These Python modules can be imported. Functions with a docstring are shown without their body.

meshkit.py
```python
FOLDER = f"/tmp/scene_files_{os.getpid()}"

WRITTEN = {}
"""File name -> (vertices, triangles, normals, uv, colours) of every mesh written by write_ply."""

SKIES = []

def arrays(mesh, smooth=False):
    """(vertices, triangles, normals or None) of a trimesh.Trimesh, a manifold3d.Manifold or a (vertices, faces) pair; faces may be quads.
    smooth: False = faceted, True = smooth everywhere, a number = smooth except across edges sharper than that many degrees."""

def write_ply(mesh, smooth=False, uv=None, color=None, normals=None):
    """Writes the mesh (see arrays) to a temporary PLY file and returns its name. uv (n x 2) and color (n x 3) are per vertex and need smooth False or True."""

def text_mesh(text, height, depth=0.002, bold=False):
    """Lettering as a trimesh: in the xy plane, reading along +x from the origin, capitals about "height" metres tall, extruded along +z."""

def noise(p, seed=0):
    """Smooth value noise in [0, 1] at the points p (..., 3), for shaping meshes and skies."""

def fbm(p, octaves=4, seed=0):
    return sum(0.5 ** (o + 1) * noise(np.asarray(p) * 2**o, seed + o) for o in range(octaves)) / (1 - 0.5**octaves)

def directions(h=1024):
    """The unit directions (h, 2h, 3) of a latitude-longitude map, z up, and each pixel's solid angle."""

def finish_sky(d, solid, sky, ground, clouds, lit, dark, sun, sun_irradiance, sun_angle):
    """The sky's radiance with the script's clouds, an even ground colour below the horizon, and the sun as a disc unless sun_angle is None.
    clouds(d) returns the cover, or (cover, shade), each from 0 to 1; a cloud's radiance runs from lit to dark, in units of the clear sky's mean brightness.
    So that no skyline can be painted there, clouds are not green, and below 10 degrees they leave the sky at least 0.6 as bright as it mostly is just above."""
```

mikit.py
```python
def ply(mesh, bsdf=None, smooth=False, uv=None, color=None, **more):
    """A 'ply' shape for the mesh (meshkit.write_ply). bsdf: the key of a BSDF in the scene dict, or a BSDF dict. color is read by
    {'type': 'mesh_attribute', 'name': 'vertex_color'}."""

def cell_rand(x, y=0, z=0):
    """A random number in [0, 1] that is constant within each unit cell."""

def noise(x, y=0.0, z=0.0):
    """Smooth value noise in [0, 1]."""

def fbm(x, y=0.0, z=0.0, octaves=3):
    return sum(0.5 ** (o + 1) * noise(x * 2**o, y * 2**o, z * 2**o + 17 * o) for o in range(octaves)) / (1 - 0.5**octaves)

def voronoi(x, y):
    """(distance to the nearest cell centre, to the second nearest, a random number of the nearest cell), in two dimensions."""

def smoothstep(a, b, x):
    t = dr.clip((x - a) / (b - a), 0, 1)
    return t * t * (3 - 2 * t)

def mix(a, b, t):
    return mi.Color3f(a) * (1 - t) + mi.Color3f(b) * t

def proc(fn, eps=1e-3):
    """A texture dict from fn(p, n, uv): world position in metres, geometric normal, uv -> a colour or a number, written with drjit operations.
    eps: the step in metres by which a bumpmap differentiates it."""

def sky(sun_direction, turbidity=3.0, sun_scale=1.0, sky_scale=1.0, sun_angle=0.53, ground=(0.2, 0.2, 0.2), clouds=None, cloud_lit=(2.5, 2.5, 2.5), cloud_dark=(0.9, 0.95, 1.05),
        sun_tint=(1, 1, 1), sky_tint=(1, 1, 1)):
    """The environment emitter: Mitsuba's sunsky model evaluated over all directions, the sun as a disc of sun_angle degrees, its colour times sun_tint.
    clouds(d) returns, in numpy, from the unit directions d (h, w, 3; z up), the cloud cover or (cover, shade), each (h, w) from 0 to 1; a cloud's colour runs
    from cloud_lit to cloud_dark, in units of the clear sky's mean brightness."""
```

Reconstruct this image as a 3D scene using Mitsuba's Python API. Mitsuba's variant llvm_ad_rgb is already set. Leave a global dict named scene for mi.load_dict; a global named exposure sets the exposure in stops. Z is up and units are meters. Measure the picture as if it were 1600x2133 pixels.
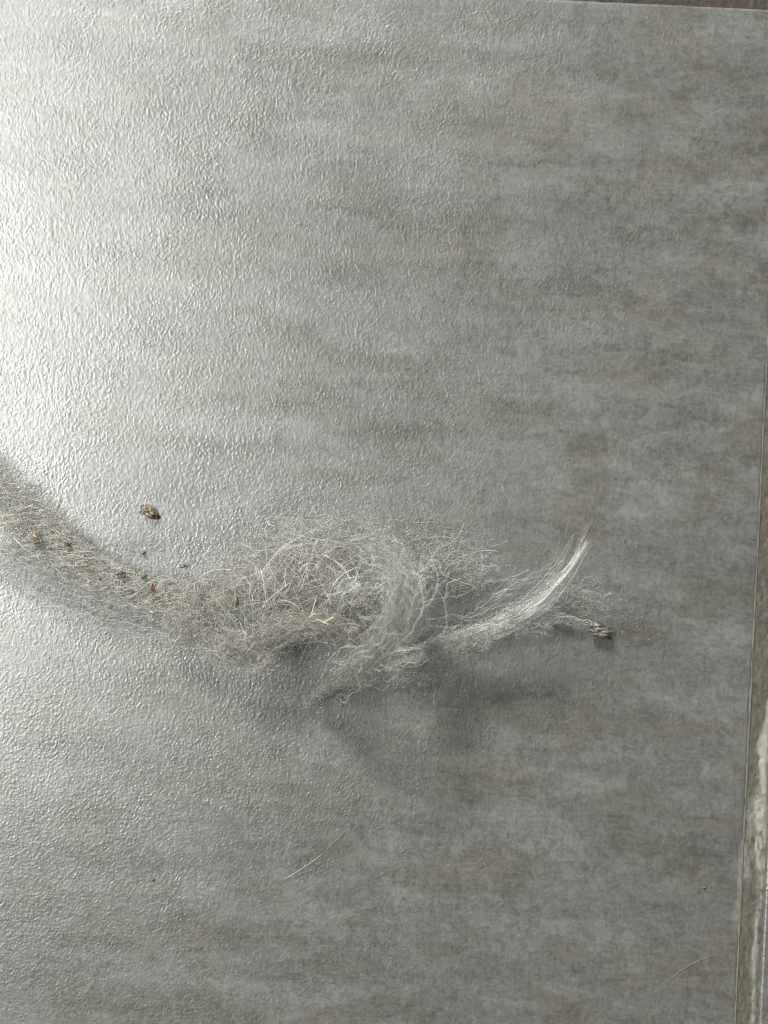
import math
import numpy as np
import trimesh
import drjit as dr
import mitsuba as mi
import mikit, meshkit
from mikit import noise, fbm, voronoi, smoothstep, mix

T = mi.ScalarTransform4f
rng = np.random.default_rng(7)
scene, labels = {}, {}
MM = 1e-3

# ------------------------------------------------------------------ camera
# world: 16 photo pixels = 1 mm on the floor, x right, y up in the picture, z out of the floor
CAM_H = 0.150
scene['camera'] = {
    'type': 'thinlens', 'fov': 2 * math.degrees(math.atan(0.05 / CAM_H)), 'fov_axis': 'x',
    'to_world': T().look_at(origin=[0, 0, CAM_H], target=[0, 0, 0], up=[0, 1, 0]),
    'aperture_radius': 0.0020, 'focus_distance': CAM_H - 0.0030, 'near_clip': 0.01, 'far_clip': 20.0}
exposure = -0.88


# ------------------------------------------------------------------ light: two windows of a room, and an added panel for ceiling bounce
def light_panel(key, direction, dist, w, h, radiance, label, category):
    d = np.array(direction, float)
    d /= np.linalg.norm(d)
    scene[key] = {'type': 'rectangle',
                  'to_world': T().look_at(origin=(d * dist).tolist(), target=[0, 0, 0], up=[0, 0, 1]) @ T().scale([w / 2, h / 2, 1]),
                  'emitter': {'type': 'area', 'radiance': {'type': 'rgb', 'value': radiance}}}
    labels[key] = {'label': label, 'category': category}


def polar(az, zen):
    a, z = math.radians(az), math.radians(zen)
    return [math.sin(z) * math.cos(a), math.sin(z) * math.sin(a), math.cos(z)]


light_panel('window', polar(169, 31), 2.2, 1.3, 0.80, [49, 49.7, 47.7], 'bright daylight window beyond the left side of the floor', 'window')
light_panel('window_001', polar(113, 58), 2.4, 0.50, 0.55, [480, 480, 462], 'daylight window beyond the top side of the floor', 'window')
light_panel('ceiling_fill', polar(20, 8), 2.4, 2.2, 2.2, [0.13, 0.13, 0.126], 'wide dim unseen panel added overhead as bounced fill light', 'light_panel')  # added fill: unseen glowing panel in place of light bounced off the ceiling

# ------------------------------------------------------------------ placing
def W(px, py, z=0.0):
    """photo pixel -> metres, for a point z mm above the floor."""
    k = 1 - z * MM / CAM_H
    return np.array([(px - 800) / 16 * MM * k, (1066.5 - py) / 16 * MM * k, z * MM])


def WW(pts):
    return np.array([W(*p) for p in pts])


ROLL = math.radians(-2.75)
CORNER = W(1638, 19)
UX, UY = np.array([math.cos(ROLL), math.sin(ROLL), 0]), np.array([-math.sin(ROLL), math.cos(ROLL), 0])


# ------------------------------------------------------------------ materials
def local(p):
    """tile coordinates in metres: right and up from the big tile's upper right corner."""
    x, y = p.x - float(CORNER[0]), p.y - float(CORNER[1])
    return x * float(UX[0]) + y * float(UX[1]), x * float(UY[0]) + y * float(UY[1])


def tile_color(p, n, uv):
    u, v = local(p)
    wx = fbm(u * 420, v * 420, 3.0, octaves=2) - 0.5
    wy = fbm(u * 420, v * 420, 13.0, octaves=2) - 0.5
    a, b = u + wx * 0.0016, v + wy * 0.0010
    ra, rb = a * 0.97 - b * 0.24, a * 0.24 + b * 0.97
    big = fbm(a * 14 + 3, b * 34, 5.0, octaves=3)
    streak = 0.6 * noise(a * 90, b * 1000, 9.0) + 0.4 * noise(a * 240 + 9, b * 2100, 19.0)
    mid = smoothstep(0.36, 0.64, fbm(ra * 820, rb * 1150, 22.0, octaves=3))
    blotch = smoothstep(0.34, 0.66, fbm(a * 300, b * 520, 2.0, octaves=4))
    weave = 0.5 * noise(u * 3400, v * 800, 1.0) + 0.5 * noise(u * 900, v * 3800, 8.0)
    grain = noise(ra * 3600 + 40, rb * 3600, 4.0)
    long = fbm(a * 26 + 5, b * 330, 61.0, octaves=4)
    t = 1 + 0.26 * (big - 0.5) + 0.18 * (streak - 0.5) + 0.40 * (long - 0.5) + 0.14 * (mid - 0.5) + 0.09 * (blotch - 0.5) + 0.26 * (weave - 0.5) + 0.28 * (grain - 0.5)
    edge = 0.40 * (fbm(ra * 1500, rb * 1700, 29.0, octaves=2) - 0.5)
    pale = smoothstep(0.50, 0.62, fbm(a * 210 + 7, b * 380, 12.0, octaves=4) + edge) * smoothstep(0.42, 0.60, fbm(a * 50, b * 120, 39.0, octaves=2))
    dark = smoothstep(0.55, 0.66, fbm(a * 80 + 17, b * 420, 52.0, octaves=4) + edge)
    t = t + 0.17 * pale - 0.09 * dark
    col = mi.Color3f(0.0476, 0.0478, 0.0445) * t
    brown = smoothstep(0.48, 0.62, fbm(a * 130 + 31, b * 330, 21.0, octaves=4) + 0.5 * edge)
    col = mix(col, mi.Color3f(0.0458, 0.0435, 0.0367) * t * (1 - 0.07 * brown), brown * 0.8)
    cell, _, which = voronoi(ra * 260, rb * 260)
    speck = (1 - smoothstep(0.02, 0.07, cell)) * (1 - smoothstep(0.06, 0.10, which))
    col = mix(col, mi.Color3f(0.0227, 0.0202, 0.0171), speck * 0.35)
    # worn arris and a cement smear on the lower right edge
    e = -u + (noise(v * 900, 5.0, 1.0) - 0.5) * 0.00012
    worn = (1 - smoothstep(0.00036, 0.00046, e)) * (1 - smoothstep(0.0003, 0.0006, u))
    col = mix(col, mi.Color3f(0.1200, 0.1200, 0.1137), worn * 0.8)
    line = smoothstep(0.00042, 0.0005, e) * (1 - smoothstep(0.0006, 0.00075, e))
    col = mix(col, mi.Color3f(0.0271, 0.0259, 0.0227), line * 0.6 * smoothstep(0.3, 0.6, noise(v * 160, 2.0, 7.0)))
    a = smoothstep(0.1065, 0.1095, -v) * (1 - smoothstep(0.117, 0.1215, -v))
    ragged = smoothstep(0.42, 0.62, fbm(u * 1700, v * 260, 6.0, octaves=3) + 0.22 * (1 - smoothstep(0.0, 0.0016, e)) - 0.10)
    smear = a * ragged * (1 - smoothstep(0.0005, 0.0022, e)) * (1 - smoothstep(0.0003, 0.0006, u))
    return mix(col, mi.Color3f(0.0947, 0.0935, 0.0833), smear * (0.25 + 0.5 * noise(u * 3000, v * 2200, 71.0)))


def tile_relief(p, n, uv):
    u, v = local(p)
    wx, wy = noise(u * 1500, v * 1100, 1.0) - 0.5, noise(u * 1500, v * 1100, 9.0) - 0.5
    a, b = u + wx * 0.00022, v + wy * 0.00026
    c, s = 0.83, 0.56
    f1 = noise((a * c - b * s) * 4600, (a * s + b * c) * 4000, 2.0)
    f2 = noise((a * s + b * c) * 5300 + 9, (b * s - a * c) * 5300, 4.0)
    f3 = noise(a * 3700 + 3, b * 2700, 6.0)
    amp = 0.45 + 0.75 * fbm(u * 230, v * 170, 14.0, octaves=3)
    return amp * (0.70 * f1 * f1 + 0.25 * f2 + 0.40 * f3)


def tile_rough(p, n, uv):
    u, v = local(p)
    return 0.31 + 0.10 * fbm(u * 150, v * 330, 3.0, octaves=3)


scene['tile_glaze'] = {'type': 'bumpmap', 'scale': 2.9e-5, 'arbitrary': mikit.proc(tile_relief, eps=3e-5),
                       'bsdf': {'type': 'principled', 'base_color': mikit.proc(tile_color), 'roughness': mikit.proc(tile_rough), 'specular': 0.95}}


def grout_color(p, n, uv):
    u, v = local(p)
    f = fbm(u * 900, v * 240, 3.0, octaves=4)
    g = fbm(u * 3000, v * 1200, 6.0, octaves=2)
    pale = mi.Color3f(0.1411, 0.1393, 0.1225) * (0.55 + 0.5 * f + 0.5 * (g - 0.5))
    dirt = mi.Color3f(0.0400, 0.0362, 0.0285) * (0.6 + 0.8 * g)
    q = -v
    start = 0.00175 - 0.0007 * smoothstep(0.092, 0.099, q) + 0.0006 * smoothstep(0.106, 0.116, q)
    uu = u + (f - 0.5) * 0.0014
    end = 0.0026 - 0.0004 * smoothstep(0.105, 0.120, q)
    k = smoothstep(-0.0004, 0.0005, uu - start) * (1 - smoothstep(-0.0004, 0.0004, uu - end)) * smoothstep(0.088, 0.094, q + (f - 0.5) * 0.01)
    smear = smoothstep(0.099, 0.106, q) * (1 - smoothstep(0.113, 0.119, q)) * smoothstep(0.40, 0.66, f) * 0.5
    k = dr.maximum(k, smear) * (0.35 + 0.65 * smoothstep(0.2, 0.5, f + 0.3 * (g - 0.5)))
    top = smoothstep(-0.001, 0.0, v)
    return mix(mix(dirt, pale, k), mi.Color3f(0.0231, 0.0200, 0.0154) * (0.6 + 0.8 * g), top)


def grout_relief(p, n, uv):
    return fbm(p.x * 2200, p.y * 2200, 3.0, octaves=3)


scene['cement'] = {'type': 'bumpmap', 'scale': 1.6e-4, 'arbitrary': mikit.proc(grout_relief, eps=8e-5),
                   'bsdf': {'type': 'principled', 'base_color': mikit.proc(grout_color), 'roughness': 0.9, 'specular': 0.2}}
scene['slab_stone'] = {'type': 'diffuse', 'reflectance': {'type': 'rgb', 'value': [0.12, 0.11, 0.10]}}
scene['fibre'] = {'type': 'twosided', 'bsdf': {'type': 'principled', 'base_color': {'type': 'mesh_attribute', 'name': 'vertex_color'}, 'roughness': 0.5, 'specular': 0.4}}
scene['crumb_skin'] = {'type': 'twosided', 'bsdf': {'type': 'principled', 'base_color': {'type': 'mesh_attribute', 'name': 'vertex_color'}, 'roughness': 0.55, 'specular': 0.4}}

# ------------------------------------------------------------------ floor: slab, grout bed, tiles with worn arrises
JOINT = 0.0027


def slab(key, z0, z1, bsdf, half=1.2):
    m = trimesh.creation.box([2 * half, 2 * half, z1 - z0])
    m.apply_translation([0, 0, (z0 + z1) / 2])
    scene[key] = mikit.ply(m, bsdf)


slab('floor', -0.040, -0.0082, 'slab_stone')
labels['floor'] = {'label': 'grey tiled floor with narrow cement joints', 'category': 'floor', 'kind': 'structure'}
bed = trimesh.creation.box([2.4, 2.4, 0.0070])
bed.apply_translation([0, 0, -0.00388])
scene['floor__grout'] = mikit.ply(bed, 'cement')


def tile(x0, x1, y0, y1, seed):
    """one tile in the tiles' own axes: flat top, a worn rounded arris of about 0.4 mm, straight sides."""
    r = np.random.default_rng(seed)
    ring = []
    n = 500
    for a, b in (((x0, y0), (x1, y0)), ((x1, y0), (x1, y1)), ((x1, y1), (x0, y1)), ((x0, y1), (x0, y0))):
        # denser stations close to the corner that the picture shows
        t = np.linspace(0, 1, n, endpoint=False)
        ring.append(np.outer(1 - t, a) + np.outer(t, b))
    ring = np.vstack(ring)
    c = np.array([(x0 + x1) / 2, (y0 + y1) / 2])
    hx, hy = (x1 - x0) / 2, (y1 - y0) / 2
    wob = (meshkit.fbm(np.c_[ring * 260, np.full(len(ring), seed)], 4) - 0.5)
    chip = np.maximum(0, meshkit.noise(np.c_[ring * 420, np.full(len(ring), seed + 9.0)]) - 0.86) * 0.0007
    layers = []
    for inset, z in ((0.00050, 0.0), (0.00028, -0.00006), (0.00010, -0.00022), (0.0, -0.00050), (0.0, -0.0080)):
        d = inset + 0.00009 * wob + chip * (1 if z > -0.004 else 0)
        q = ring - c
        layers.append(np.c_[c + np.c_[np.sign(q[:, 0]) * np.minimum(np.abs(q[:, 0]), hx - d), np.sign(q[:, 1]) * np.minimum(np.abs(q[:, 1]), hy - d)], np.full(len(q), z)])
    m = len(ring)
    v = np.vstack(layers + [[[c[0], c[1], 0.0]]])
    i = np.arange(m)
    j = (i + 1) % m
    f = [np.c_[np.full(m, len(v) - 1), i, j]]
    for k in range(len(layers) - 1):
        f.append(np.c_[k * m + i, (k + 1) * m + i, (k + 1) * m + j])
        f.append(np.c_[k * m + i, (k + 1) * m + j, k * m + j])
    f = np.vstack(f)
    world = CORNER + v[:, :1] * UX + v[:, 1:2] * UY + np.c_[np.zeros((len(v), 2)), v[:, 2]]
    uvs = v[:, :2]
    return mikit.ply(trimesh.Trimesh(world, f, process=False), 'tile_glaze', smooth=True, uv=uvs)


TW, TH = 0.30, 0.60
scene['floor__tile'] = tile(-TW, 0, -TH, 0, 1)
scene['floor__tile_001'] = tile(JOINT, JOINT + TW, -TH, 0, 2)
scene['floor__tile_002'] = tile(-TW, 0, JOINT, JOINT + TH, 3)
scene['floor__tile_003'] = tile(JOINT, JOINT + TW, JOINT, JOINT + TH, 4)
scene['floor__tile_004'] = tile(-2 * TW - JOINT, -TW - JOINT, -TH, 0, 5)
scene['floor__tile_005'] = tile(-2 * TW - JOINT, -TW - JOINT, JOINT, JOINT + TH, 6)


# ------------------------------------------------------------------ fibres
def spline(ctrl, n):
    """Catmull-Rom through the points (k, 3), resampled evenly to n points."""
    c = np.asarray(ctrl, float)
    c = np.vstack([2 * c[0] - c[1], c, 2 * c[-1] - c[-2]])
    t = np.linspace(0, 1, 40, endpoint=False)[:, None]
    out = []
    for k in range(1, len(c) - 2):
        a, b, d, e = c[k - 1], c[k], c[k + 1], c[k + 2]
        out.append(0.5 * (2 * b + (d - a) * t + (2 * a - 5 * b + 4 * d - e) * t**2 + (3 * b - a - 3 * d + e) * t**3))
    out = np.vstack(out + [c[-2:-1]])
    s = np.r_[0, np.cumsum(np.linalg.norm(np.diff(out, axis=0), axis=1))]
    q = np.linspace(0, s[-1], n)
    return np.stack([np.interp(q, s, out[:, k]) for k in range(3)], 1)


def tubes(lines, radius, taper=True, sides=3):
    """lines (N, M, 3) in metres, radius (N,) -> one mesh of N thin tubes."""
    lines = np.asarray(lines, float)
    N, M, _ = lines.shape
    lines[..., 2] = np.maximum(lines[..., 2], radius[:, None] * 1.05)
    tan = np.gradient(lines, axis=1)
    tan /= np.linalg.norm(tan, axis=-1, keepdims=True) + 1e-15
    ref = np.where(np.abs(tan[..., 2:3]) > 0.9, [1.0, 0, 0], [0, 0, 1.0])
    a = np.cross(tan, ref)
    a /= np.linalg.norm(a, axis=-1, keepdims=True) + 1e-15
    b = np.cross(tan, a)
    s = np.linspace(0, 1, M)
    prof = (np.minimum(1, 0.35 + 5 * np.minimum(s, 1 - s)) if taper else np.ones(M))
    r = radius[:, None] * prof[None]
    ang = np.arange(sides) * 2 * np.pi / sides
    ring = lines[:, :, None] + r[:, :, None, None] * (np.cos(ang)[:, None] * a[:, :, None] + np.sin(ang)[:, None] * b[:, :, None])
    v = ring.reshape(-1, 3)
    base = (np.arange(N)[:, None, None] * M + np.arange(M - 1)[None, :, None]) * sides
    k = np.arange(sides)[None, None]
    k2 = (k + 1) % sides
    p, q, r_, t_ = base + k, base + k2, base + sides + k, base + sides + k2
    f = np.concatenate([np.stack([p, r_, t_], -1).reshape(-1, 3), np.stack([p, t_, q], -1).reshape(-1, 3)])
    return v, f


HAIR = 0.56


def tint(n, base, var=0.15, warm=0.06, pale=0.0):
    """n colours round base; a share "pale" of them near white."""
    c = np.array(base)[None] * (1 + var * rng.normal(size=(n, 1)))
    c = c * (1 + warm * rng.normal(size=(n, 1)) * np.array([[1.0, 0.2, -1.0]]))
    w = rng.random(n) < pale
    c[w] = np.array([0.52, 0.515, 0.48]) * (1 + 0.1 * rng.normal(size=(w.sum(), 1)))
    return np.clip(HAIR * c, 0.015, 0.9)


class Bundle:
    """collects fibres of one part; build() makes them one mesh."""

    def __init__(self):
        self.v, self.f, self.c, self.n = [], [], [], 0

    def add(self, v, f, c):
        self.v.append(v)
        self.f.append(f + self.n)
        self.c.append(c)
        self.n += len(v)

    def lines(self, lines, radius, colors, sides=3):
        lines = np.asarray(lines)
        v, f = tubes(lines, np.asarray(radius), sides=sides)
        self.add(v, f, np.repeat(colors, lines.shape[1] * sides, axis=0))

    def fuzz(self, lines, width, colors):
        """the finest lint: flat fibres of two triangles a step, each turned its own way."""
        lines = np.asarray(lines, float)
        N, M, _ = lines.shape
        width = np.asarray(width) * MM
        lines[..., 2] = np.maximum(lines[..., 2], 0.00002 + width[:, None])
        tan = np.gradient(lines, axis=1)
        tan /= np.linalg.norm(tan, axis=-1, keepdims=True) + 1e-15
        a = np.cross(tan, rng.normal(size=(N, 1, 3)))
        a /= np.linalg.norm(a, axis=-1, keepdims=True) + 1e-12
        v = np.stack([lines - a * width[:, None, None] / 2, lines + a * width[:, None, None] / 2], 2).reshape(-1, 3)
        p = (np.arange(N)[:, None] * M + np.arange(M - 1)[None]) * 2
        f = np.concatenate([np.stack([p, p + 1, p + 3], -1).reshape(-1, 3), np.stack([p, p + 3, p + 2], -1).reshape(-1, 3)])
        self.add(v, f, np.repeat(colors, M * 2, axis=0))

    def build(self, key, bsdf='fibre'):
        scene[key] = mikit.ply(trimesh.Trimesh(np.vstack(self.v), np.vstack(self.f), process=False), bsdf, smooth=True, color=np.vstack(self.c))


def walk(starts, direction, length, M, curl, drift=None, flat=0.5):
    """random curly fibres: starts (N, 3), first directions (N, 3), lengths (N,); curl = bend per step in radians."""
    N = len(starts)
    d = direction / (np.linalg.norm(direction, axis=1, keepdims=True) + 1e-12)
    axis = rng.normal(size=(N, 3)) * [1, 1, 1.0]
    axis[:, 2] += np.sign(axis[:, 2]) * 1.2
    out = [starts]
    step = (length / (M - 1))[:, None]
    k = curl * rng.normal(size=(N, 1))
    for _ in range(M - 1):
        axis = axis + 0.35 * rng.normal(size=(N, 3))
        ax = axis / (np.linalg.norm(axis, axis=1, keepdims=True) + 1e-12)
        kk = k + 0.5 * curl * rng.normal(size=(N, 1))
        d = d + np.cross(ax, d) * kk
        d[:, 2] *= flat + (1 - flat) * 0.6
        d /= np.linalg.norm(d, axis=1, keepdims=True) + 1e-12
        out.append(out[-1] + d * step)
    return np.stack(out, 1)


def along(guide, n, M, width, height=None, wander=0.25, part=(0.35, 1.0), fan=0.0, crimp=0.0, twist=0.0):
    """n fibres that follow a guide curve of (px, py, z mm [, width px]) at a random offset, each covering a random stretch of it."""
    g = spline(WW([p[:3] for p in guide]), 160)
    wd = np.interp(np.linspace(0, 1, 160), np.linspace(0, 1, len(guide)), [p[3] if len(p) > 3 else width for p in guide]) / 16 * MM
    hh = wd * 0.5 if height is None else np.full(160, height * MM)
    tan = np.gradient(g, axis=0)
    tan /= np.linalg.norm(tan, axis=1, keepdims=True)
    side = np.cross(tan, [0, 0, 1.0])
    side /= np.linalg.norm(side, axis=1, keepdims=True) + 1e-12
    up = np.cross(side, tan)
    L = rng.uniform(part[0], part[1], n)
    s0 = rng.random(n) * (1 - L)
    s = (s0[:, None] + L[:, None] * np.linspace(0, 1, M)) * 159
    ra, rr = rng.random(n) * 2 * np.pi, np.sqrt(rng.random(n)) * 1.05
    o = np.c_[np.cos(ra) * rr, np.sin(ra) * rr]
    t = np.linspace(0, 1, M)
    ph = rng.random((n, 2, 3)) * 6.28
    amp = rng.uniform(-1.5, 1.5, (n, 2, 3)) * wander / np.array([1, 1.8, 3.0])
    wob = (amp[..., None] * np.sin(ph[..., None] + 2 * np.pi * np.array([0.6, 1.3, 2.7])[None, None, :, None] * t * (1 + rng.random((n, 1, 1, 1))))).sum(2)
    if crimp:
        wob += crimp * rng.normal(size=(n, 2, 1)) * np.sin(2 * np.pi * rng.uniform(5, 11, (n, 1, 1)) * t + rng.random((n, 1, 1)) * 6)
    lin = fan * rng.uniform(-1.4, 1.4, (n, 2))[..., None] * (t - 0.5)
    off = o[..., None] + wob + lin
    if twist:
        ang = 2 * np.pi * twist * s / 159 * rng.uniform(0.0, 1.0, (n, 1))
        off = np.stack([off[:, 0] * np.cos(ang) - off[:, 1] * np.sin(ang), off[:, 0] * np.sin(ang) + off[:, 1] * np.cos(ang)], 1)

    def at(a):
        return np.stack([np.interp(s, np.arange(160), a[:, k]) for k in range(a.shape[1])], -1)

    return at(g) + at(side) * off[:, 0, :, None] * at(wd[:, None]) + at(up) * off[:, 1, :, None] * at(hh[:, None])


def rad(n, mean, var=0.3):
    return np.clip(mean * (1 + var * rng.normal(size=n)), mean * 0.4, mean * 2.2) * MM


def in_ellipse(n, cx, cy, cz, rx, ry, rz, rot=0.0, power=0.6):
    """n points in an ellipsoid given in photo pixels (z in mm), denser towards its middle for larger power."""
    d = rng.normal(size=(n, 3))
    d /= np.linalg.norm(d, axis=1, keepdims=True)
    d *= rng.random((n, 1)) ** power
    c, s = math.cos(rot), math.sin(rot)
    x, y, z = d[:, 0] * rx, d[:, 1] * ry, np.maximum(0.05, cz + d[:, 2] * rz)
    k = 1 - z * MM / CAM_H
    return np.c_[(cx + c * x - s * y - 800) / 16 * MM * k, (1066.5 - (cy + s * x + c * y)) / 16 * MM * k, z * MM]


def flakes(points, size, colors, squash=0.45):
    """small angular crumbs at the points."""
    base = trimesh.creation.icosahedron()
    bv, bf = np.array(base.vertices), np.array(base.faces)
    N = len(points)
    sc = size[:, None, None] * rng.uniform(0.45, 1.2, (N, 12, 1)) * MM
    a = rng.random(N) * 6.28
    stretch = rng.uniform(0.6, 1.5, (N, 1, 3)) * [1, 1, squash]
    v = bv[None] * sc * stretch
    x, y = v[..., 0] * np.cos(a)[:, None] - v[..., 1] * np.sin(a)[:, None], v[..., 0] * np.sin(a)[:, None] + v[..., 1] * np.cos(a)[:, None]
    v = np.stack([x, y, v[..., 2]], -1) + points[:, None]
    low = v[..., 2].min(1)
    v[..., 2] += np.maximum(0, 0.00001 - low)[:, None]
    f = bf[None] + (np.arange(N) * 12)[:, None, None]
    return v.reshape(-1, 3), f.reshape(-1, 3), np.repeat(colors, 12, axis=0)


def put(key, line, radius, color, M=26, sides=5):
    """one single hair as an entry of its own."""
    b = Bundle()
    b.lines([spline(WW(line), M)], [radius * MM], np.array([color]), sides)
    b.build(key)


# ------------------------------------------------------------------ the dust bunny
labels['dust_bunny'] = {'label': 'tangled grey dust bunny of hair and lint sprawling across the large tile', 'category': 'dust bunny'}
FELT = (0.236, 0.227, 0.196)


def fw(n, mean=0.013):
    return np.clip(mean * np.exp(0.45 * rng.normal(size=n)), 0.005, 0.05)


def clumped(n, k, spread, *ell):
    """n points in k uneven clumps inside an ellipsoid."""
    c = in_ellipse(k, *ell)
    w = rng.random(k) ** 2
    g = c[rng.choice(k, n, p=w / w.sum())] + rng.normal(size=(n, 3)) * spread * MM * [1, 1, 0.6]
    g[:, 2] = np.maximum(g[:, 2], 0.00005)
    return g


def lint(b, g, length, curl, color, dirs=(1, 1, 0.5), M=11, width=0.013, pale=0.05, flat=0.5):
    n = len(g)
    b.fuzz(walk(g, rng.normal(size=(n, 3)) * dirs, rng.uniform(*length, n) * MM, M, curl, flat=flat), fw(n, width), tint(n, color, 0.2, 0.06, pale))


def outside_hollow(g):
    """drops the fibres that would fill the dark hollow under the lip."""
    h = W(645, 1374, 3.0)
    d = (g - h) / np.array([78, 36, 1]) * 16 / MM
    return g[(d[:, 0] ** 2 + d[:, 1] ** 2) > rng.uniform(0.1, 1.5, len(g))]


def points_along(guide, n, width, height, clumps=0):
    if clumps:
        c = along(guide, clumps, 2, width, height=height, wander=0.1, part=(0.01, 0.02))[:, 0]
        w = rng.random(clumps) ** 2
        g = c[rng.choice(clumps, n, p=w / w.sum())] + rng.normal(size=(n, 3)) * 0.45 * MM * [1, 1, 0.6]
    else:
        g = along(guide, n, 2, width, height=height, wander=0.1, part=(0.01, 0.02))[:, 0]
    g[:, 2] = np.maximum(g[:, 2], 0.00005)
    return g


def locks(guides, per, spread, M=16, fray=0.6):
    """small locks: every guide (k, M, 3) becomes "per" fibres that run together in the middle and fray at the ends."""
    k = len(guides)
    g = np.repeat(guides, per, axis=0)
    n = len(g)
    t = np.linspace(0, 1, g.shape[1])
    amp = spread * MM * (0.35 + fray * (2 * np.abs(t - rng.uniform(0.2, 0.8, (n, 1)))) ** 1.5)
    a, c = rng.normal(size=(n, 1, 3)), rng.normal(size=(n, 1, 3))
    return g + amp[..., None] * (a + c * np.sin(3 * t + 6 * rng.random((n, 1)))[..., None]) * [1, 1, 0.7]


def gentle(n, ell, heading, hspread, length, M=16, bend=0.06):
    """n gently bent guide curves that start in an ellipsoid and head in a main direction (degrees, picture axes)."""
    g = in_ellipse(n, *ell)
    a = np.radians(heading + hspread * rng.normal(size=n))
    d = np.c_[np.cos(a), np.sin(a), 0.25 * rng.normal(size=n)]
    L = rng.uniform(*length, n) * MM
    return walk(g - d * L[:, None] / 2, d, L, M, bend, flat=0.6)


# felted tail that runs in from the left
b = Bundle()
tail = [(-110, 955, 1.3, 56), (-60, 984, 1.4, 60), (10, 1046, 1.5, 56), (80, 1104, 1.6, 47), (170, 1176, 1.7, 37), (280, 1228, 1.8, 33), (430, 1250, 2.6, 50)]
n = 2600
b.fuzz(along(tail, n, 12, 42, height=0.75, wander=0.12, part=(0.05, 0.16), fan=0.2, twist=3.2), fw(n, 0.015), tint(n, (0.38, 0.368, 0.322), 0.25, 0.07, 0.03))
for k in range(5):
    c = np.array([0.31, 0.30, 0.26]) * (0.5, 0.75, 1.0, 1.3, 1.7)[k] * (1 + 0.06 * rng.normal(size=3))
    lint(b, points_along(tail, 1500, 41, 0.8, 70), (0.3, 0.9), 0.6, c, width=0.022, pale=0.03)
for k in range(3):
    lint(b, points_along(tail, 420, 38, 0.8, 40), (0.25, 0.6), 0.5, np.array((0.25, 0.236, 0.195)) * (0.6, 1.0, 1.5)[k], M=6, width=0.055, pale=0.0)
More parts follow.
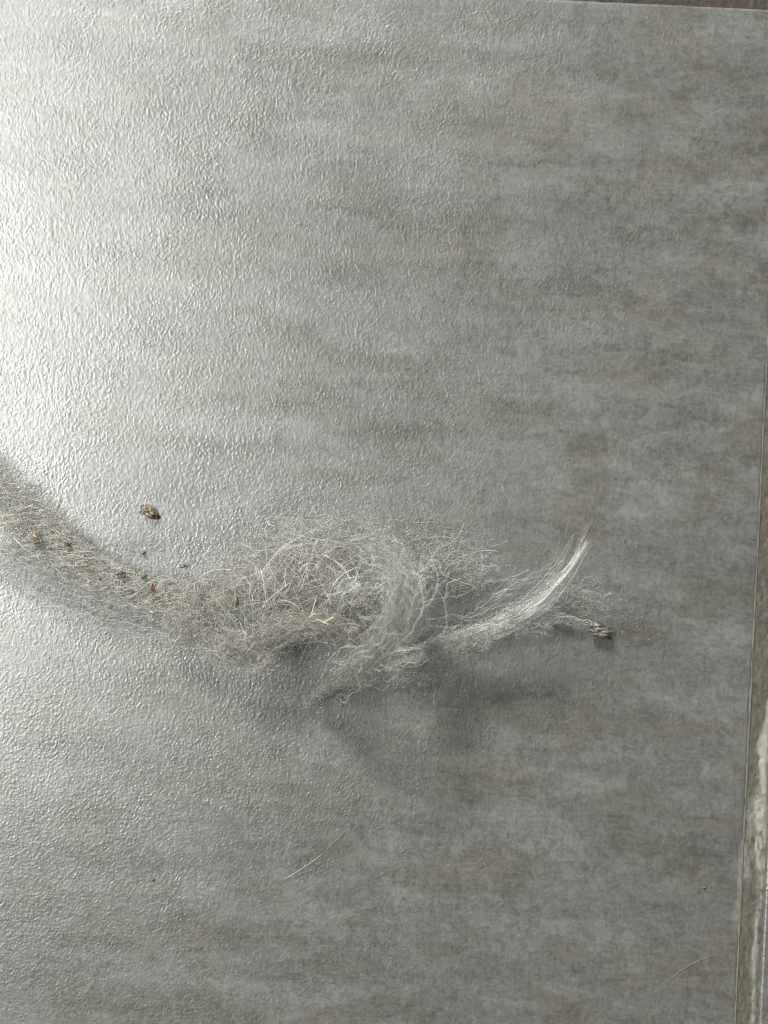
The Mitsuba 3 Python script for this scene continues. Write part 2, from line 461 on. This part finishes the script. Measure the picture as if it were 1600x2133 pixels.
b.fuzz(locks(along(tail, 60, 14, 46, height=0.7, wander=0.25, part=(0.04, 0.14), fan=0.4, twist=3.2), 12, 0.13), fw(720, 0.013), tint(720, (0.34, 0.33, 0.285), 0.25, 0.06, 0.15))
n = 420
b.fuzz(along(tail, n, 14, 60, height=0.4, wander=0.6, part=(0.04, 0.12), fan=1.0), fw(n, 0.011), tint(n, (0.32, 0.315, 0.285), 0.25, 0.05, 0.1))
b.build('dust_bunny__tail')
labels['dust_bunny__tail'] = {'label': 'felted grey brown tail of lint', 'kind': 'stuff'}

b = Bundle()
n = 800
b.add(*flakes(points_along(tail, n, 44, 0.9), rng.uniform(0.04, 0.20, n) * rng.uniform(0.4, 1.1, n), tint(n, (0.13, 0.12, 0.095), 0.35, 0.1, 0.0)))
n = 420
b.add(*flakes(in_ellipse(n, 560, 1240, 3.4, 180, 85, 3.0), rng.uniform(0.03, 0.10, n), tint(n, (0.17, 0.16, 0.125), 0.35, 0.1, 0.0)))
b.build('dust_bunny__dust_grains', 'crumb_skin')
labels['dust_bunny__dust_grains'] = {'label': 'fine grains of dirt caught in the lint', 'kind': 'stuff'}

# thin grey gauze below the tail and the fringe that overhangs the tile below the ball
b = Bundle()
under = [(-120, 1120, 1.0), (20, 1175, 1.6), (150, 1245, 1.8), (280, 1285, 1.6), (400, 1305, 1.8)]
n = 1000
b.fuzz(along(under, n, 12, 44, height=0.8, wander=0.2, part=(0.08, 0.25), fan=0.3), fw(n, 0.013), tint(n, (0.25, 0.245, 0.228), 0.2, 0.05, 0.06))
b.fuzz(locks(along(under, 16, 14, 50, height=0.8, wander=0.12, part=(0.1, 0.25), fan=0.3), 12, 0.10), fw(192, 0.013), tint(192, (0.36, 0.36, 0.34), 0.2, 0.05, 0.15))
fringe = [(350, 1290, 3.0), (430, 1328, 4.8), (510, 1352, 6.0), (600, 1376, 5.4)]
lint(b, outside_hollow(points_along(fringe, 8200, 44, 1.2, 130)), (0.6, 2.2), 0.36, FELT)
b.fuzz(locks(along(fringe, 22, 14, 46, height=0.8, wander=0.2, part=(0.12, 0.35), fan=0.7), 8, 0.13), fw(176, 0.011), tint(176, (0.34, 0.33, 0.295), 0.2, 0.06, 0.15))
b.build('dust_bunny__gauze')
labels['dust_bunny__gauze'] = {'label': 'thin grey gauze of lint along the lower edge', 'kind': 'stuff'}

# the ball of fluff: matted lumps with small locks and long hairs running through them
b = Bundle()
for k in range(5):
    tone = np.array(FELT) * (0.6, 0.8, 1.0, 1.2, 1.5)[k] * (1 + 0.04 * rng.normal(size=3))
    lint(b, outside_hollow(clumped(1150, 34, 0.45, 605, 1225, 3.8, 185, 94, 3.2, 0.06, 0.55)), (0.7, 3.0), 0.34, tone)
lint(b, clumped(2800, 100, 0.5, 480, 1245, 3.2, 100, 62, 2.4, 0.1, 0.5), (0.5, 1.9), 0.48, (0.25, 0.24, 0.195), width=0.015)
for ell, hd, hs, ln, k in (((520, 1215, 4.5, 120, 80, 3.0, 0.0, 0.6), 80, 35, (2, 6), 34), ((650, 1200, 6.0, 120, 80, 3.0, 0.0, 0.6), 75, 30, (3, 8), 44),
                           ((640, 1140, 4.5, 170, 40, 2.0, 0.0, 0.6), 5, 20, (4, 10), 30), ((640, 1300, 6.0, 120, 40, 2.0, 0.0, 0.6), 25, 25, (3, 8), 26)):
    b.fuzz(locks(gentle(k, ell, hd, hs, ln), 8, 0.17), fw(8 * k, 0.010), tint(8 * k, (0.36, 0.35, 0.30), 0.22, 0.06, 0.12))
for ell, hd, hs, ln, k in (((560, 1200, 6.0, 150, 80, 2.5, 0.0, 0.7), 85, 30, (1.5, 5), 40), ((690, 1230, 7.0, 120, 90, 2.5, 0.0, 0.7), 70, 35, (2, 6), 40),
                           ((600, 1330, 6.0, 120, 40, 2.0, 0.0, 0.7), 30, 35, (2, 6), 22), ((850, 1200, 4.0, 120, 80, 3.0, 0.0, 0.7), 70, 40, (2, 6), 24)):
    b.fuzz(locks(gentle(k, ell, hd, hs, ln), 2, 0.07), fw(2 * k, 0.017), tint(2 * k, (0.66, 0.65, 0.58), 0.2, 0.05, 0.2))
n = 800
g = outside_hollow(in_ellipse(n, 630, 1215, 4.5, 200, 104, 3.8, 0.06, 0.5))
n = len(g)
b.fuzz(walk(g, rng.normal(size=(n, 3)) * [1, 1, 0.5], rng.uniform(3, 9, n) * MM, 14, 0.14), fw(n, 0.012), tint(n, (0.31, 0.30, 0.275), 0.2, 0.05, 0.12))
b.build('dust_bunny__fluff')
labels['dust_bunny__fluff'] = {'label': 'tangled mass of pale fluff', 'kind': 'stuff'}

# rolled lip that shades the hollow below the ball
b = Bundle()
lip = [(490, 1365, 3.4), (555, 1322, 6.0), (635, 1302, 8.0), (700, 1312, 7.6), (750, 1350, 5.5)]
n = 1000
b.fuzz(along(lip, n, 13, 24, height=1.2, wander=0.4, part=(0.12, 0.4), fan=0.6), fw(n, 0.014), tint(n, (0.21, 0.2, 0.17), 0.2, 0.06, 0.06))
lint(b, points_along(lip, 1300, 26, 1.2, 60), (0.5, 1.8), 0.4, (0.21, 0.2, 0.17))
b.build('dust_bunny__lip')
labels['dust_bunny__lip'] = {'label': 'rolled lip of fluff over the dark hollow', 'kind': 'stuff'}

# long hairs that rise from the white knot in a tall arch on the right of the ball
b = Bundle()
sweep = [(645, 1460, 0.5, 10), (678, 1438, 5.0, 30), (715, 1412, 9.0, 44), (772, 1365, 12.0, 54), (822, 1300, 13.8, 60), (840, 1225, 13.8, 66), (810, 1155, 11.5, 76), (745, 1115, 8.0, 80)]
n = 2400
b.fuzz(along([(*p[:3], 0.42 * p[3]) for p in sweep], n, 18, 40, height=1.0, wander=0.3, part=(0.08, 0.3), fan=0.4), fw(n, 0.012), tint(n, (0.205, 0.20, 0.18), 0.2, 0.04, 0.04))
b.fuzz(locks(along(sweep, 44, 20, 60, height=1.2, wander=0.3, part=(0.12, 0.4), fan=0.5), 4, 0.12), fw(176, 0.013), tint(176, (0.54, 0.535, 0.495), 0.15, 0.04, 0.2))
lint(b, points_along([(*p[:3], 0.55 * p[3]) for p in sweep[2:]], 600, 40, 1.2, 90), (0.6, 2.0), 0.34, FELT, width=0.012)
lint(b, clumped(300, 40, 0.6, 800, 1270, 5.0, 75, 95, 3.0, 0.0, 0.6), (0.7, 2.6), 0.36, FELT, width=0.012)
b.build('dust_bunny__sweep')
labels['dust_bunny__sweep'] = {'label': 'long pale hairs sweeping down in an arc', 'kind': 'stuff'}

# the white lock that rises at the right
b = Bundle()
lock = [(790, 1385, 2.2, 30), (920, 1342, 4.2, 14), (1030, 1305, 6.0, 14), (1112, 1260, 7.4, 20), (1170, 1204, 8.8, 21), (1212, 1146, 10.0, 13), (1246, 1092, 11.2, 6)]
n = 520
b.fuzz(along(lock[:5], n, 16, 20, height=0.7, wander=0.4, part=(0.15, 0.5), fan=0.35), fw(n, 0.012), tint(n, (0.42, 0.416, 0.395), 0.15, 0.03, 0.12))
b.fuzz(locks(along(lock, 26, 22, 22, height=0.6, wander=0.14, part=(0.2, 0.5), fan=0.4), 11, 0.12, fray=0.9), fw(286, 0.012), tint(286, (0.58, 0.577, 0.55), 0.12, 0.03, 0.2))
tip = [(990, 1308, 5.6, 14), (1080, 1272, 7.0, 20), (1160, 1195, 8.6, 18), (1198, 1130, 10.0, 12), (1230, 1070, 11.2, 6)]
b.fuzz(locks(along(tip, 7, 18, 18, height=0.4, wander=0.15, part=(0.35, 0.8), fan=0.3), 8, 0.16), fw(56, 0.009), tint(56, (0.50, 0.50, 0.475), 0.10, 0.03, 0.2))
above = [(780, 1345, 3.0, 44), (900, 1300, 4.0, 46), (1010, 1262, 5.0, 42), (1110, 1215, 6.5, 34), (1185, 1170, 8.0, 20)]
b.fuzz(locks(along(above, 18, 18, 42, height=0.8, wander=0.12, part=(0.12, 0.35), fan=0.5), 9, 0.14), fw(162, 0.010), tint(162, (0.25, 0.245, 0.22), 0.15, 0.04, 0.12))
# lint that hangs under the lock
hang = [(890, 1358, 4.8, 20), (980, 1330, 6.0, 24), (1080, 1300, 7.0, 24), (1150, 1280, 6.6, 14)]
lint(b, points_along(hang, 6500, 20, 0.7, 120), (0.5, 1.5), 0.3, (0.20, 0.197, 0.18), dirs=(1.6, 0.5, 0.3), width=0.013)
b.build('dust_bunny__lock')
labels['dust_bunny__lock'] = {'label': 'white lock of hair rising to a point', 'kind': 'stuff'}

# veil of the finest lint: right of the ball, along the top, round the tail; dark fibres as shade by the seed
b = Bundle()
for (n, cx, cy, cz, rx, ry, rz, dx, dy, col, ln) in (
        (3200, 910, 1175, 1.0, 230, 72, 0.8, 1.6, 0.5, (0.34, 0.335, 0.305), (0.8, 3)),
        (900, 1190, 1240, 0.7, 140, 40, 0.5, 1.8, 0.4, (0.26, 0.252, 0.225), (0.6, 2.5)),
        (900, 1310, 1308, 0.8, 75, 22, 0.6, 1.8, 0.6, (0.085, 0.08, 0.07), (0.5, 1.8)),  # dark-coloured fibres stand in for the soft shadow right of the seed
        (800, 850, 1385, 2.5, 130, 28, 1.2, 1.7, 0.5, (0.235, 0.228, 0.205), (0.8, 3)),
        (1900, 690, 1112, 1.8, 260, 40, 1.2, 1.9, 0.35, (0.33, 0.325, 0.295), (1, 4)),
        (500, 270, 1140, 0.5, 120, 32, 0.4, 1.6, 0.5, (0.2, 0.193, 0.17), (0.6, 2.5))):
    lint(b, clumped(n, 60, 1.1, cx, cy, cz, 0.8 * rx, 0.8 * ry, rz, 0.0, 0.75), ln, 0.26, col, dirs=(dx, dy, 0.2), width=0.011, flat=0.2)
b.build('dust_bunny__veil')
labels['dust_bunny__veil'] = {'label': 'sparse veil of the finest fibres, with dark ones added as shade beside the seed', 'kind': 'stuff'}

# white knot where the sweep meets the floor
b = Bundle()
lint(b, in_ellipse(420, 652, 1457, 0.6, 26, 11, 0.5, -0.2, 0.8), (0.5, 2.0), 0.35, (0.42, 0.42, 0.405), dirs=(1.4, 0.8, 0.4), width=0.016, pale=0.2)
b.build('dust_bunny__knot')
labels['dust_bunny__knot'] = {'label': 'small white knot of hair ends', 'kind': 'stuff'}

# single hairs that the picture tells apart
PALE, WHITE = (0.52, 0.51, 0.455), (0.62, 0.62, 0.59)
hairs = [
    ([(565, 1325, 5.6), (600, 1304, 6.8), (640, 1294, 7.6), (668, 1291, 7.8)], 0.030, PALE),
    ([(523, 1288, 5.5), (560, 1266, 6.6), (590, 1250, 7.2)], 0.024, PALE),
    ([(517, 1252, 7.6), (535, 1250, 8.0), (553, 1254, 7.8)], 0.026, PALE),
    ([(535, 1340, 5.0), (570, 1330, 6.0), (617, 1332, 6.4)], 0.036, (0.66, 0.68, 0.68)),
    ([(577, 1393, 3.2), (597, 1379, 4.2), (619, 1370, 4.8)], 0.030, PALE),
    ([(577, 1395, 3.0), (563, 1378, 3.4), (556, 1366, 3.0)], 0.024, PALE),
    ([(582, 1347, 5.0), (596, 1354, 5.2), (608, 1364, 5.0)], 0.026, PALE),
    ([(580, 1398, 3.0), (600, 1404, 3.6), (620, 1407, 3.4)], 0.022, PALE),
    ([(576, 1416, 2.0), (582, 1408, 2.4), (584, 1400, 2.6)], 0.026, PALE),
    ([(636, 1368, 4.6), (660, 1352, 5.4), (680, 1338, 6.0)], 0.022, PALE),
    ([(420, 1165, 3.0), (432, 1148, 3.6), (436, 1139, 3.2)], 0.060, (0.85, 0.86, 0.86)),
    ([(510, 1095, 1.6), (520, 1115, 3.0), (521, 1135, 4.2), (526, 1150, 4.6)], 0.026, PALE),
    ([(532, 1178, 6.0), (534, 1190, 6.6), (537, 1205, 6.8)], 0.040, (0.78, 0.77, 0.62)),
    ([(632, 1248, 8.0), (636, 1235, 8.4), (650, 1232, 8.6), (650, 1255, 8.2)], 0.024, PALE),
    ([(710, 1225, 7.8), (722, 1238, 7.8), (718, 1258, 7.4), (705, 1280, 7.0)], 0.024, PALE),
    ([(702, 1240, 8.0), (712, 1228, 8.3), (728, 1214, 7.9)], 0.030, WHITE),
    ([(652, 1170, 7.2), (665, 1190, 7.8), (672, 1208, 7.6)], 0.026, PALE),
    ([(640, 1180, 7.4), (628, 1205, 7.9), (618, 1230, 7.6)], 0.028, PALE),
    ([(740, 1408, 2.2), (760, 1375, 4.0), (785, 1330, 5.4), (805, 1280, 6.6)], 0.028, WHITE),
    ([(668, 1446, 0.8), (720, 1412, 2.6), (775, 1350, 4.8), (800, 1290, 6.0), (806, 1220, 6.4)], 0.028, WHITE),
    ([(690, 1438, 1.0), (760, 1412, 2.4), (840, 1372, 3.6), (900, 1352, 4.2)], 0.024, PALE),
    ([(450, 1085, 1.2), (540, 1075, 1.8), (640, 1082, 2.0), (760, 1100, 1.6), (875, 1110, 0.8)], 0.022, PALE),
    ([(470, 1180, 5.0), (468, 1140, 4.4), (480, 1105, 3.0), (500, 1090, 1.6)], 0.024, PALE),
    ([(1000, 1148, 0.3), (1018, 1146, 0.5), (1038, 1149, 0.3)], 0.050, (0.72, 0.72, 0.66)),
    ([(900, 1335, 4.0), (985, 1285, 6.0), (1050, 1260, 7.0), (1100, 1250, 7.4)], 0.024, PALE),
    ([(140, 1155, 4.4), (165, 1158, 4.8), (185, 1168, 4.4)], 0.040, (0.72, 0.70, 0.56)),
    ([(28, 1120, 3.0), (48, 1140, 3.2), (60, 1158, 2.6)], 0.060, (0.72, 0.73, 0.70)),
    ([(120, 1212, 2.4), (150, 1225, 2.6), (185, 1232, 2.0)], 0.034, (0.45, 0.36, 0.28)),
]
for i, (line, r, col) in enumerate(hairs):
    put('dust_bunny__hair' + (f'_{i:03d}' if i else ''), line, 0.62 * r, tuple(0.45 * c for c in col))


# ------------------------------------------------------------------ things caught in the dust bunny or lying on the tile
def lump(px, py, z, lx, ly, lz, rot, color, seed, rough=0.35, spot=None, sub=3):
    """an uneven lump, lx x ly in photo pixels (half axes), lz in mm."""
    rough = 1.5 * rough
    m = trimesh.creation.icosphere(subdivisions=sub)
    v = np.array(m.vertices)
    k = meshkit.fbm(v * 1.7 + seed * 3.1, 3, seed) - 0.5
    k2 = meshkit.fbm(v * 5 + seed, 2, seed + 5) - 0.5
    v = v * (1 + rough * 2 * k + rough * 0.7 * k2)[:, None]
    c = np.array(color) * (1 + 0.7 * k2 + 0.5 * k)[:, None]
    if spot is not None:
        c = spot(v, c)
    v = v * np.array([lx / 16, ly / 16, lz]) * MM
    a = math.radians(rot)
    v = np.c_[v[:, 0] * math.cos(a) - v[:, 1] * math.sin(a), v[:, 0] * math.sin(a) + v[:, 1] * math.cos(a), v[:, 2]]
    v = v + W(px, py, z)
    v[:, 2] += max(0, -v[:, 2].min() + 0.00001)
    return v, np.array(m.faces), np.clip(0.8 * c, 0.008, 0.9)


def crumb(key, args, label, category='crumb', group=None):
    b = Bundle()
    b.add(*lump(*args))
    b.v[-1][:, 2] -= 0.0006 * (args[2] > 1)
    b.build(key, 'crumb_skin')
    labels[key] = {'label': label, 'category': category}
    if group:
        labels[key]['group'] = group


# the brown husk with two dark rims
labels['husk'] = {'label': 'small brown husk with two dark ringed ends lying above the tail of the dust bunny', 'category': 'husk'}
b = Bundle()
b.add(*lump(310, 1065, 0.5, 15, 9, 0.5, -38, (0.10, 0.08, 0.054), 3, 0.5))
b.build('husk__shell', 'crumb_skin')
b = Bundle()
b.add(*lump(320, 1073, 0.5, 9, 6.5, 0.45, -40, (0.032, 0.027, 0.023), 8, 0.5))
b.build('husk__dark_end', 'crumb_skin')
for i, (cx, cy, rx, ry) in enumerate(((299, 1056, 5.0, 4.2), (297, 1067, 5.2, 3.6))):
    a = np.linspace(0, 2 * np.pi, 24)
    line = np.stack([W(cx + rx * math.cos(t), cy + ry * math.sin(t), 0.78 + 0.1 * math.cos(t + i)) for t in a])
    b = Bundle()
    b.lines([line], [0.085 * MM], np.array([(0.05, 0.042, 0.03)]), 6)
    b.build('husk__rim' + (f'_{i:03d}' if i else ''), 'crumb_skin')

# the seed at the right end, with its pale stalk
labels['seed'] = {'label': 'dry dull brown seed on a pale stalk right of the white lock', 'category': 'seed'}
b = Bundle()
b.add(*lump(1238, 1301, 0.9, 14, 6, 0.5, -22, (0.10, 0.085, 0.066), 12, 0.6))
b.build('seed__kernel', 'crumb_skin')
b = Bundle()
b.add(*lump(1252, 1317, 0.8, 24, 9, 0.7, -10, (0.06, 0.056, 0.043), 15, 0.6))
b.build('seed__husk', 'crumb_skin')
b = Bundle()
n = 26
b.lines(along([(1135, 1288, 1.0, 14), (1180, 1291, 1.5, 12), (1235, 1301, 1.4, 10)], n, 14, 12, height=0.2, wander=0.3, part=(0.4, 1.0)), rad(n, 0.03), tint(n, (0.30, 0.295, 0.265), 0.15, 0.05, 0.1))
b.build('seed__stalk')

# the forked straw-coloured flake on the lip
labels['straw_flake'] = {'label': 'bright yellow forked straw flake caught on the lip of the fluff ball', 'category': 'straw'}
for i, (line, r) in enumerate((([(648, 1296, 8.2), (662, 1291, 8.6), (676, 1296, 8.8), (692, 1286, 8.9)], 0.07), ([(668, 1294, 8.7), (680, 1299, 8.9), (688, 1306, 8.6), (692, 1309, 8.2)], 0.06),
                               ([(672, 1297, 8.8), (684, 1291, 9.0), (697, 1285, 8.8)], 0.04))):
    put('straw_flake__prong' + (f'_{i:03d}' if i else ''), line, r, (0.40, 0.345, 0.19), M=14)

crumb('crumb', (313, 1225, 3.6, 3.5, 10, 0.3, -6, (0.115, 0.066, 0.048), 21, 0.3), 'rust red crumb caught on the tail of the dust bunny')
crumb('crumb_001', (251, 1197, 2.9, 8, 5, 0.35, -8, (0.032, 0.025, 0.02), 22, 0.7), 'dark brown crumb on the tail left of the rust red crumb')
crumb('crumb_002', (298, 1202, 3.3, 6, 3.5, 0.3, 20, (0.05, 0.04, 0.03), 23, 0.3), 'tiny dark crumb just above the rust red crumb')
crumb('crumb_003', (491, 1254, 6.6, 4.5, 10, 0.4, 0, (0.12, 0.095, 0.06), 24, 0.3), 'ochre crumb in the left half of the fluff ball')
crumb('crumb_004', (456, 1369, 2.2, 9, 7, 0.4, 10, (0.12, 0.09, 0.062), 25, 0.35), 'rust brown crumb in the thin gauze below the fluff ball')
crumb('crumb_005', (71, 1118, 3.4, 15, 8, 0.5, -48, (0.115, 0.095, 0.065), 26, 0.35), 'large dark olive crumb in the tail near the left edge')
crumb('crumb_006', (137, 1132, 3.2, 8, 4.5, 0.4, -30, (0.10, 0.08, 0.062), 27, 0.35), 'brown crumb on the upper edge of the tail')
crumb('crumb_007', (318, 1833, 0.2, 3, 2.6, 0.18, 0, (0.075, 0.058, 0.035), 28, 0.3, None, 2), 'tiny brown speck alone on the lower left of the tile', 'speck')
crumb('crumb_008', (1468, 1848, 0.2, 3.5, 2.5, 0.16, 20, (0.045, 0.04, 0.034), 29, 0.3, None, 2), 'tiny dark speck near the lower right joint', 'speck')
crumb('crumb_009', (379, 1180, 1.5, 5, 3.5, 0.25, 30, (0.07, 0.062, 0.045), 30, 0.3, None, 2), 'tiny dark grain on the upper edge where the tail meets the fluff ball', 'speck')
crumb('crumb_010', (297, 1151, 0.3, 4.5, 3, 0.22, 10, (0.08, 0.075, 0.065), 31, 0.3, None, 2), 'tiny dark grain on the tile between the husk and the tail', 'speck')
crumb('crumb_011', (143, 1110, 2.0, 5, 4, 0.25, 10, (0.08, 0.08, 0.055), 32, 0.3, None, 2), 'tiny olive grain just above the tail of the dust bunny', 'speck')

# loose hairs on the tile
b = Bundle()
b.lines([spline(WW([(592, 1832, 0.1), (622, 1814, 0.7), (650, 1795, 0.9), (672, 1778, 0.5)]), 24)], [0.03 * MM], np.array([(0.17, 0.168, 0.155)]), 6)
b.build('loose_hair__pale_end')
b = Bundle()
b.lines([spline(WW([(670, 1779, 0.5), (688, 1764, 0.6), (702, 1749, 0.5), (720, 1732, 0.15)]), 24)], [0.036 * MM], np.array([(0.045, 0.043, 0.037)]), 6)
b.build('loose_hair__dark_end')
labels['loose_hair'] = {'label': 'short loose hair, one end pale and one dark, low in the middle of the tile', 'category': 'hair'}
put('loose_hair_001', [(1375, 2052, 0.1), (1402, 2034, 0.2), (1430, 2014, 0.25), (1462, 1998, 0.2), (1500, 1984, 0.1)], 0.022, (0.09, 0.089, 0.08))
labels['loose_hair_001'] = {'label': 'thin pale hair lying near the lower right corner of the tile', 'category': 'hair'}
